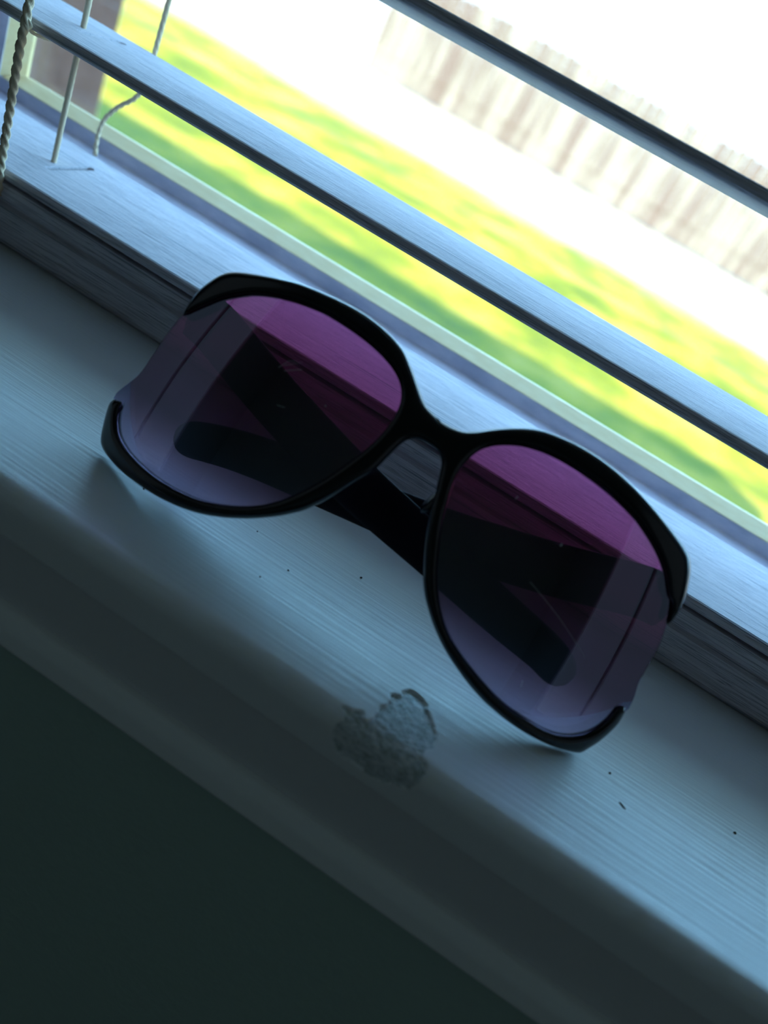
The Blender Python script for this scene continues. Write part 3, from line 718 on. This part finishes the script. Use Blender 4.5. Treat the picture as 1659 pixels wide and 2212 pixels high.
while a < 15:
    a += 0.3
    arcs.append(a)
for a in (20, 30, 45, 60, 75, 90, 110, 135.0, 151.0):
    arcs.append(a)
vs, fs, mi = [], [], []
for i, x in enumerate(xs):
    for a in arcs:
        y, z, nn = sill_profile(a)
        d = 0.0
        if -8 < x < 22 and a < 15:
            xx = x + 0.25 * noise.noise(Vector((x * 0.8, a * 0.8, 0)))
            aa = a + 0.25 * noise.noise(Vector((x * 0.8, a * 0.8, 7)))
            if inside(xx, aa, CHIPV):
                d = -0.42 + 0.10 * noise.noise(Vector((x * 0.35, a * 0.6, 3))) + (0.30 * noise.noise(Vector((x * 0.8, a * 1.9, 5))) if a < 1.5 else 0.07 * noise.noise(Vector((x * 1.1, a * 1.3, 5))))
            else:
                d = 0.05 * noise.noise(Vector((x * 0.1, a * 0.3, 1)))
        # a dent on the nose further right
        dd = ((x - 62.5) / 0.9) ** 2 + ((a + 1.8 + (x - 62.5)) / 1.6) ** 2
        if dd < 1:
            d -= 0.5 * (1 - dd)
        vs.append((x * MM, (y + nn[0] * d) * MM, (z + nn[1] * d) * MM))
na = len(arcs)
for i in range(len(xs) - 1):
    # horns past the jambs stop at the wall face
    side = xs[i] < WX0 * 1000 - 0.01 or xs[i + 1] > WX1 * 1000 + 0.01
    for k in range(na - 1):
        if side and arcs[k] > -2.8:
            pass
        fs.append((i * na + k, (i + 1) * na + k, (i + 1) * na + k + 1, i * na + k + 1))
        xm, am = (xs[i] + xs[i + 1]) / 2, (arcs[k] + arcs[k + 1]) / 2
        mi.append(1 if (-8 < xm < 22 and am < 15 and inside(xm, am, CHIPV)) else 0)
# close underside
nb = len(vs)
for x in xs:
    vs.append((x * MM, 0.2553, -0.012))
    vs.append((x * MM, 0.1035, -0.012))
for i in range(len(xs) - 1):
    fs.append((i * na + na - 1, (i + 1) * na + na - 1, nb + (i + 1) * 2, nb + i * 2))
    fs.append((nb + i * 2, nb + (i + 1) * 2, nb + (i + 1) * 2 + 1, nb + i * 2 + 1))
    fs.append((nb + i * 2 + 1, nb + (i + 1) * 2 + 1, (i + 1) * na, i * na))
    mi += [0, 0, 0]
fs.append(tuple(range(na)) + (nb, nb + 1))
fs.append(tuple(reversed(tuple((len(xs) - 1) * na + k for k in range(na)) + (nb + (len(xs) - 1) * 2, nb + (len(xs) - 1) * 2 + 1))))
mi += [0, 0]
sill = from_data('window_sill', vs, fs, M_SILL, None, True)
sill.data.materials.append(M_SUB)
for p, q in zip(sill.data.polygons, mi):
    p.material_index = q
sill.location = (0, 0, SILL)
local(sill)

def flake(name, x, y, rx, ry, h, m, seed):
    bm = bmesh.new()
    bmesh.ops.create_icosphere(bm, subdivisions=2, radius=1)
    for v in bm.verts:
        f = 1 + 0.45 * noise.noise(v.co * 1.7 + Vector((seed, 0, 0)))
        v.co = Vector((v.co.x * rx * f, v.co.y * ry * f, max(-0.2, v.co.z) * h * f)) * MM
    me = bpy.data.meshes.new(name)
    bm.to_mesh(me)
    bm.free()
    o = link_mesh(name, me, m, None, True)
    o.location = W(x, y, 0.2 * h)
    return o
for s_, (x, y, r) in enumerate(((-13.6, 140.9, 0.28), (-26.4, 128.4, 0.22), (-29.5, 121.4, 0.16), (-37.5, 134.0, 0.16), (50.6, 131.0, 0.25), (79.5, 137.5, 0.3))):
    o = flake('grit_speck', x, y, r, r * 0.8, r, M_DIRT, s_)
    o.parent = sill
    o.location = W(x, y, 0.1) - Vector((0, 0, SILL))
for s_, (x, y, rx, ry) in enumerate(((54.0, 124.5, 0.9, 0.25), (-60.8, 124.5, 0.35, 0.2))):
    o = flake('paint_nick', x, y, rx, ry, 0.12, M_DIRT, 9 + s_)
    o.parent = sill
    o.location = W(x, y, 0.02) - Vector((0, 0, SILL))
    o.rotation_euler = (0, 0, -0.6)
o = flake('pale_speck', -19.6, 179.3, 0.9, 0.7, 0.9, M_SCRATCH, 31)  # small pale lump at the rail foot
tag(o, 'tiny pale speck at the foot of the blind, seen below the spectacle bridge', 'speck')

# apron and bead under the sill
o = profile_x('trim_1', [(0, 0), (0, -14.6), (13, -14.6), (13, 0)], -275, 368, M_TRIM, None, W(0, 102.0, -10.6), bev=0.6)
tag(o, kind='structure')
o = profile_x('trim_2', [(1.6, 0.4), (0, -2.5), (-0.6, -7.0), (3, -9), (8, -9), (8, 0.4)], -275, 368, M_BEADTRIM, None, W(0, 98.9, -25.4), bev=0.8)
tag(o, kind='structure')

# ------------------------------------------------------------------ venetian blind
blind = empty('venetian_blind', W(46, 207, 0.4))
tag(blind, 'white wood-grained horizontal slat blind hanging in the window behind the sunglasses', 'window blind')
BX0, BX1 = -232.0, 326.0
def bl(o):
    o.location = o.location - blind.location
    o.parent = blind
    return o

def make_slat(name, zf, zb, width=50.0, th=2.9, slot=True, long=22.0):
    """slat: front edge top at y=182,z=zf, back edge top at z=zb"""
    prof = []
    r = th / 2
    for k in range(7):                           # rounded front edge
        a_ = math.pi / 2 + math.pi * k / 6
        prof.append((r + r * math.cos(a_) * 0.9, -r + r * math.sin(a_)))
    for k in range(7):
        a_ = -math.pi / 2 + math.pi * k / 6
        prof.append((width - r + r * math.cos(a_) * 0.9, -r + r * math.sin(a_)))
    o = profile_x(name, prof, BX0, BX1, M_SLAT, None, (0, 0, 0), smooth=False)
    if slot:
        bm = bmesh.new()
        for xc in (-160.0, 254.0):
            ring = []
            for k in range(17):
                a_ = math.pi * k / 16
                ring.append((xc + 1.15 * math.cos(a_), 36.8 + 1.15 * math.sin(a_)))
            for k in range(17):
                a_ = math.pi + math.pi * k / 16
                ring.append((xc + 1.15 * math.cos(a_), 18.6 + 1.15 * math.sin(a_)))
            lo = [bm.verts.new((p[0] * MM, p[1] * MM, -0.01)) for p in ring]
            hi = [bm.verts.new((p[0] * MM, p[1] * MM, 0.01)) for p in ring]
            n = len(ring)
            for i in range(n):
                bm.faces.new((lo[i], lo[(i + 1) % n], hi[(i + 1) % n], hi[i]))
            bm.faces.new(list(reversed(lo)))
            bm.faces.new(hi)
        bmesh.ops.recalc_face_normals(bm, faces=bm.faces)
        cm = bpy.data.meshes.new('cutter')
        bm.to_mesh(cm)
        bm.free()
        co = bpy.data.objects.new('cutter', cm)
        COL.objects.link(co)
        md = o.modifiers.new('slot', 'BOOLEAN')
        md.object = co
        md.operation = 'DIFFERENCE'
        md.solver = 'EXACT'
        bpy.context.view_layer.update()
        dg = bpy.context.evaluated_depsgraph_get()
        nm = bpy.data.meshes.new_from_object(o.evaluated_get(dg))
        o.modifiers.clear()
        o.data = nm
        bpy.data.objects.remove(co)
    o.location = W(0, 182, zf)
    o.rotation_euler = (math.asin((zb - zf) / width), 0, 0)
    return bl(o)

make_slat('slat', 20.6, 21.6)
make_slat('slat', 59.2, 58.6)
make_slat('slat', 103.6, 103.0)
for k in range(1, 14):
    make_slat('slat', 103.6 + 44.3 * k, 103.0 + 44.3 * k, slot=(k < 2))
# bottom rail: upper lip, groove, lower body
rail = profile_x('bottom_rail', [(0.6, 17.2), (0.2, 16.4), (0.2, 14.2), (1.6, 13.4), (1.6, 12.2), (-0.2, 11.4), (-0.4, 10.6), (0.2, 2.6), (1.4, 0.9),
                                 (48.6, 0.9), (49.8, 2.6), (49.8, 16.4), (49.2, 17.2)], BX0, BX1, M_SLAT, None, W(0, 182.2, -0.5))
bl(rail)
bl(box('head_rail', (BX0 * MM, 0.176, SILL + 0.745), (BX1 * MM, 0.240, SILL + 0.788), M_SLAT))

def cord(name, pts, r, lobes=3, lobe=0.22, pitch=3.2, jit=0.0):
    P = [W(*p) for p in pts]
    o = tube(name, P, r * MM, M_CORD, None, 16, lobes, lobe, pitch * MM, 0.35 * MM)
    return bl(o)
TOPZ = 745
cord('lift_cord', [(-163.2, 206.6, 4), (-163.9, 206.8, 21), (-164.4, 207, 60)] + [(-164.6 + 0.3 * math.sin(k), 207, 90 + k * 40) for k in range(17)], 0.80, 5, 0.05, 2.0)
cord('ladder_cord', [(-158.0, 180.6, 14), (-158.2, 180.0, 22), (-158.1, 179.6, 30), (-158.8, 179.4, 52), (-158.7, 179.5, 59), (-158.9, 179.7, 75), (-159.0, 180, 120), (-159, 180, TOPZ)], 0.98, 3, 0.24, 2.9)
cord('ladder_cord', catmull([(-169.6, 232.6, 21.4), (-171.0, 233.6, 24), (-172.6, 235.6, 28.6), (-171.8, 236, 33), (-168.3, 236, 38.2), (-163.6, 236, 43), (-161.2, 235.6, 48), (-159.8, 234.6, 56.5), (-159.6, 234.2, 62), (-159.7, 234.4, 75), (-160, 234.6, 120), (-160, 234.6, TOPZ)], 10), 0.66, 3, 0.2, 2.6)
for zf in (59.2, 103.6):
    o = tube('ladder_rung', catmull([W(-158.7, 180.2, zf - 1), W(-158.3, 182.2, zf - 3.2), W(-157.8, 192, zf - 3.7), W(-158.6, 215, zf - 3.9), W(-159.6, 230, zf - 4.2), W(-159.7, 233.8, zf - 2)], 6), 0.42 * MM, M_CORD, None, 10, 2, 0.2, 2 * MM, 0.5 * MM)
    bl(o)
# small knot where the rung leaves the front ladder cord
for zf in (59.2,):
    bm = bmesh.new()
    bmesh.ops.create_icosphere(bm, subdivisions=3, radius=1)
    for v in bm.verts:
        f = 1 + 0.25 * math.sin(5 * v.co.z + 3 * math.atan2(v.co.y, v.co.x))
        v.co = Vector((v.co.x * 1.25 * f, v.co.y * 1.1 * f, v.co.z * 1.7)) * MM
    me = bpy.data.meshes.new('cord_knot')
    bm.to_mesh(me)
    bm.free()
    o = link_mesh('cord_knot', me, M_CORD, None, True)
    o.location = W(-158.6, 179.9, zf - 1.6)
    bl(o)

# ------------------------------------------------------------------ sunglasses
gl = empty('sunglasses', (0, 0, 0))
tag(gl, 'large black-framed sunglasses with plum gradient lenses standing on the white window sill, arms folded', 'sunglasses')
ex = Vector((0.99955461, 0.02868975, -0.0082145))
en = Vector((-0.02962341, 0.92058449, -0.38941834))
et = Vector((-0.00361017, 0.38948824, 0.92102436))
gp = W(-14.549, 119.0, 7.3 - 0.1)
gl.matrix_world = Matrix(((ex.x, en.x, et.x, gp.x), (ex.y, en.y, et.y, gp.y), (ex.z, en.z, et.z, gp.z), (0, 0, 0, 1)))

def surf(s, t):
    a_ = abs(s)
    if a_ < 12:
        b = 0.003 * 441 + 0.126 * 6 * (1 - (a_ / 12) ** 2)
    else:
        b = 0.003 * (a_ - 33) ** 2
    q = max(0.0, a_ - 38)
    return 0.0014 * s * s + b + 0.0035 * (t - 25) ** 2 + 0.005 * q * q

def shell(name, outline, half, rnd, grid, m, parent, lens=False, rings=(0.12, 0.4, 0.9, 1.5)):
    """solid plate following surf(); outline in (s,t) mm; half thickness, rounded edge radius"""
    n = len(outline)
    pts = [Vector(p) for p in outline]
    segs = [(pts[i], pts[(i + 1) % n]) for i in range(n)]
    def dist(q):
        best = 1e9
        for a_, b_ in segs:
            ab = b_ - a_
            f = max(0, min(1, (q - a_).dot(ab) / max(1e-12, ab.length_squared)))
            best = min(best, (q - a_ - ab * f).length_squared)
        return math.sqrt(best)
    inner = []
    # inset rings
    for rr in rings:
        for i in range(n):
            tdir = (pts[(i + 1) % n] - pts[i - 1]).normalized()
            q = pts[i] + Vector((-tdir.y, tdir.x)) * rr
            if inside(q.x, q.y, outline) and dist(q) > rr * 0.93:
                inner.append(q)
    s0, s1 = min(p.x for p in pts), max(p.x for p in pts)
    t0, t1 = min(p.y for p in pts), max(p.y for p in pts)
    lim = (rings[-1] if rings else 0) + grid * 0.6
    y = t0
    while y < t1:
        x = s0
        while x < s1:
            q = Vector((x + random.uniform(-.02, .02), y + random.uniform(-.02, .02)))
            if inside(q.x, q.y, outline) and dist(q) > lim:
                inner.append(q)
            x += grid
        y += grid
    allp = pts + inner
    ov, oe, of, *_ = delaunay_2d_cdt(allp, [(i, (i + 1) % n) for i in range(n)], [list(range(n))], 1, 1e-5)
    D = [dist(v) for v in ov]
    vs, fs = [], []
    k = len(ov)
    for sg in (-1, 1):
        for v, d in zip(ov, D):
            u = min(1.0, d / rnd)
            h = half * (0.35 + 0.65 * math.sqrt(max(0, 1 - (1 - u) ** 2)))
            vs.append((v.x * MM, (surf(v.x, v.y) + sg * h) * MM, v.y * MM))
    for f in of:
        fs.append(tuple(f))
        fs.append(tuple(k + i for i in reversed(f)))
    cnt = {}
    for f in of:
        for i in range(len(f)):
            e = (f[i], f[(i + 1) % len(f)])
            cnt[e] = 1
    for (a_, b_) in list(cnt):
        if (b_, a_) not in cnt:
            fs.append((b_, a_, k + a_, k + b_))
    o = from_data(name, vs, fs, m, parent, True)
    bm = bmesh.new()
    bm.from_mesh(o.data)
    bmesh.ops.recalc_face_normals(bm, faces=bm.faces)
    bm.to_mesh(o.data)
    bm.free()
    return o

random.seed(2)
front = shell('frame_front', FRAME_OUTLINE, 1.9, 1.5, 1.4, M_FRAME, gl)
lensA = shell('lens', LENS_A, 0.75, 0.12, 1.2, M_LENS, gl, True, (0.12, 0.22, 0.35))
lensB = shell('lens', LENS_B, 0.75, 0.12, 1.2, M_LENS, gl, True, (0.12, 0.22, 0.35))

def G(s, n_, t):
    return Vector((s * MM, n_ * MM, t * MM))
def arm(side, n_arm, drop):
    """folded temple: hinge block behind the end piece, then back and across behind the front"""
    hs = 54.8 * side
    root = tube('temple', catmull([G(hs, 10.6, 32.8), G(hs + side * 1.2, 13.0, 32.8), G(hs + side * 0.2, n_arm - 1.2, 32.4), G(hs - side * 4, n_arm, 31.4), G(hs - side * 22, n_arm, 25.6), G(hs - side * 44, n_arm, 20.0),
                                   G(hs - side * 66, n_arm, 16.2), G(hs - side * 86, n_arm - 0.5, 12.8), G(hs - side * 98, n_arm - 1, 9.4 + drop), G(hs - side * 104, n_arm - 1, 6.4 + drop)], 8),
                1, M_ARM, gl, 18, flat=lambda f: ((1.7 if f < 0.9 else 1.7 * math.sqrt(max(0.03, 1 - ((f - 0.9) / 0.1) ** 2))) * MM,
                                                   ((5.4 + 0.4 * min(1, f / 0.45) - 1.9 * max(0, (f - 0.5) / 0.5)) * (1 if f < 0.9 else math.sqrt(max(0.03, 1 - ((f - 0.9) / 0.1) ** 2)))) * MM))
    # hinge barrel
    bm = bmesh.new()
    bmesh.ops.create_cone(bm, cap_ends=True, segments=20, radius1=1.1 * MM, radius2=1.1 * MM, depth=5 * MM)
    bmesh.ops.bevel(bm, geom=[e for e in bm.edges if e.is_boundary is False and abs(e.verts[0].co.z - e.verts[1].co.z) < 1e-7], offset=0.2 * MM, segments=2, affect='EDGES')
    me = bpy.data.meshes.new('hinge')
    bm.to_mesh(me)
    bm.free()
    h = link_mesh('hinge', me, M_ARM, gl, True)
    h.location = G(hs - side * 2.0, 11.8, 34.5)
arm(1, 19.5, 0.0)
arm(-1, 15.5, 1.5)
# nose pads moulded on the back of the bridge
for sd in (-1, 1):
    bm = bmesh.new()
    bmesh.ops.create_uvsphere(bm, u_segments=24, v_segments=14, radius=1)
    for v in bm.verts:
        v.co = Vector((v.co.x * 1.0, v.co.y * 2.0, v.co.z * 3.4)) * MM
    me = bpy.data.meshes.new('nose_pad')
    bm.to_mesh(me)
    bm.free()
    o = link_mesh('nose_pad', me, M_FRAME, gl, True)
    o.location = G(6.6 if sd > 0 else -8.2, 4.4, 26.0)
    o.rotation_euler = (0.0, 0.30 * sd, 0.35 * sd)

def mark(lens, p0, p1, w, m=M_SCRATCH, bow=0.0):
    """hair-fine scratch lying on the front face of a lens"""
    pts = []
    for k in range(9):
        f = k / 8
        s = p0[0] + (p1[0] - p0[0]) * f
        t = p0[1] + (p1[1] - p0[1]) * f + bow * math.sin(math.pi * f)
        pts.append(G(s, surf(s, t) - 0.76, t))
    tube('scratch', pts, w * MM, m, lens, 6)
for p0, p1, w in (((-32.0, 32.0), (-31.0, 34.0), 0.035), ((-31.2, 33.0), (-28.6, 35.2), 0.03), ((-30.7, 32.1), (-27.8, 34.1), 0.04), ((-31.0, 34.0), (-29.6, 34.9), 0.03), ((-28.5, 25.8), (-26.9, 26.2), 0.03), ((-20.4, 30.6), (-20.1, 30.6), 0.08)):
    mark(lensA, p0, p1, w)
for p0, p1, w in (((30.0, 22.9), (46.8, 16.0), 0.028), ((19.4, 34.4), (19.6, 34.9), 0.06), ((31.0, 31.5), (31.2, 31.6), 0.08), ((39.1, 5.9), (39.6, 4.7), 0.045)):
    mark(lensB, p0, p1, w, bow=0.5)
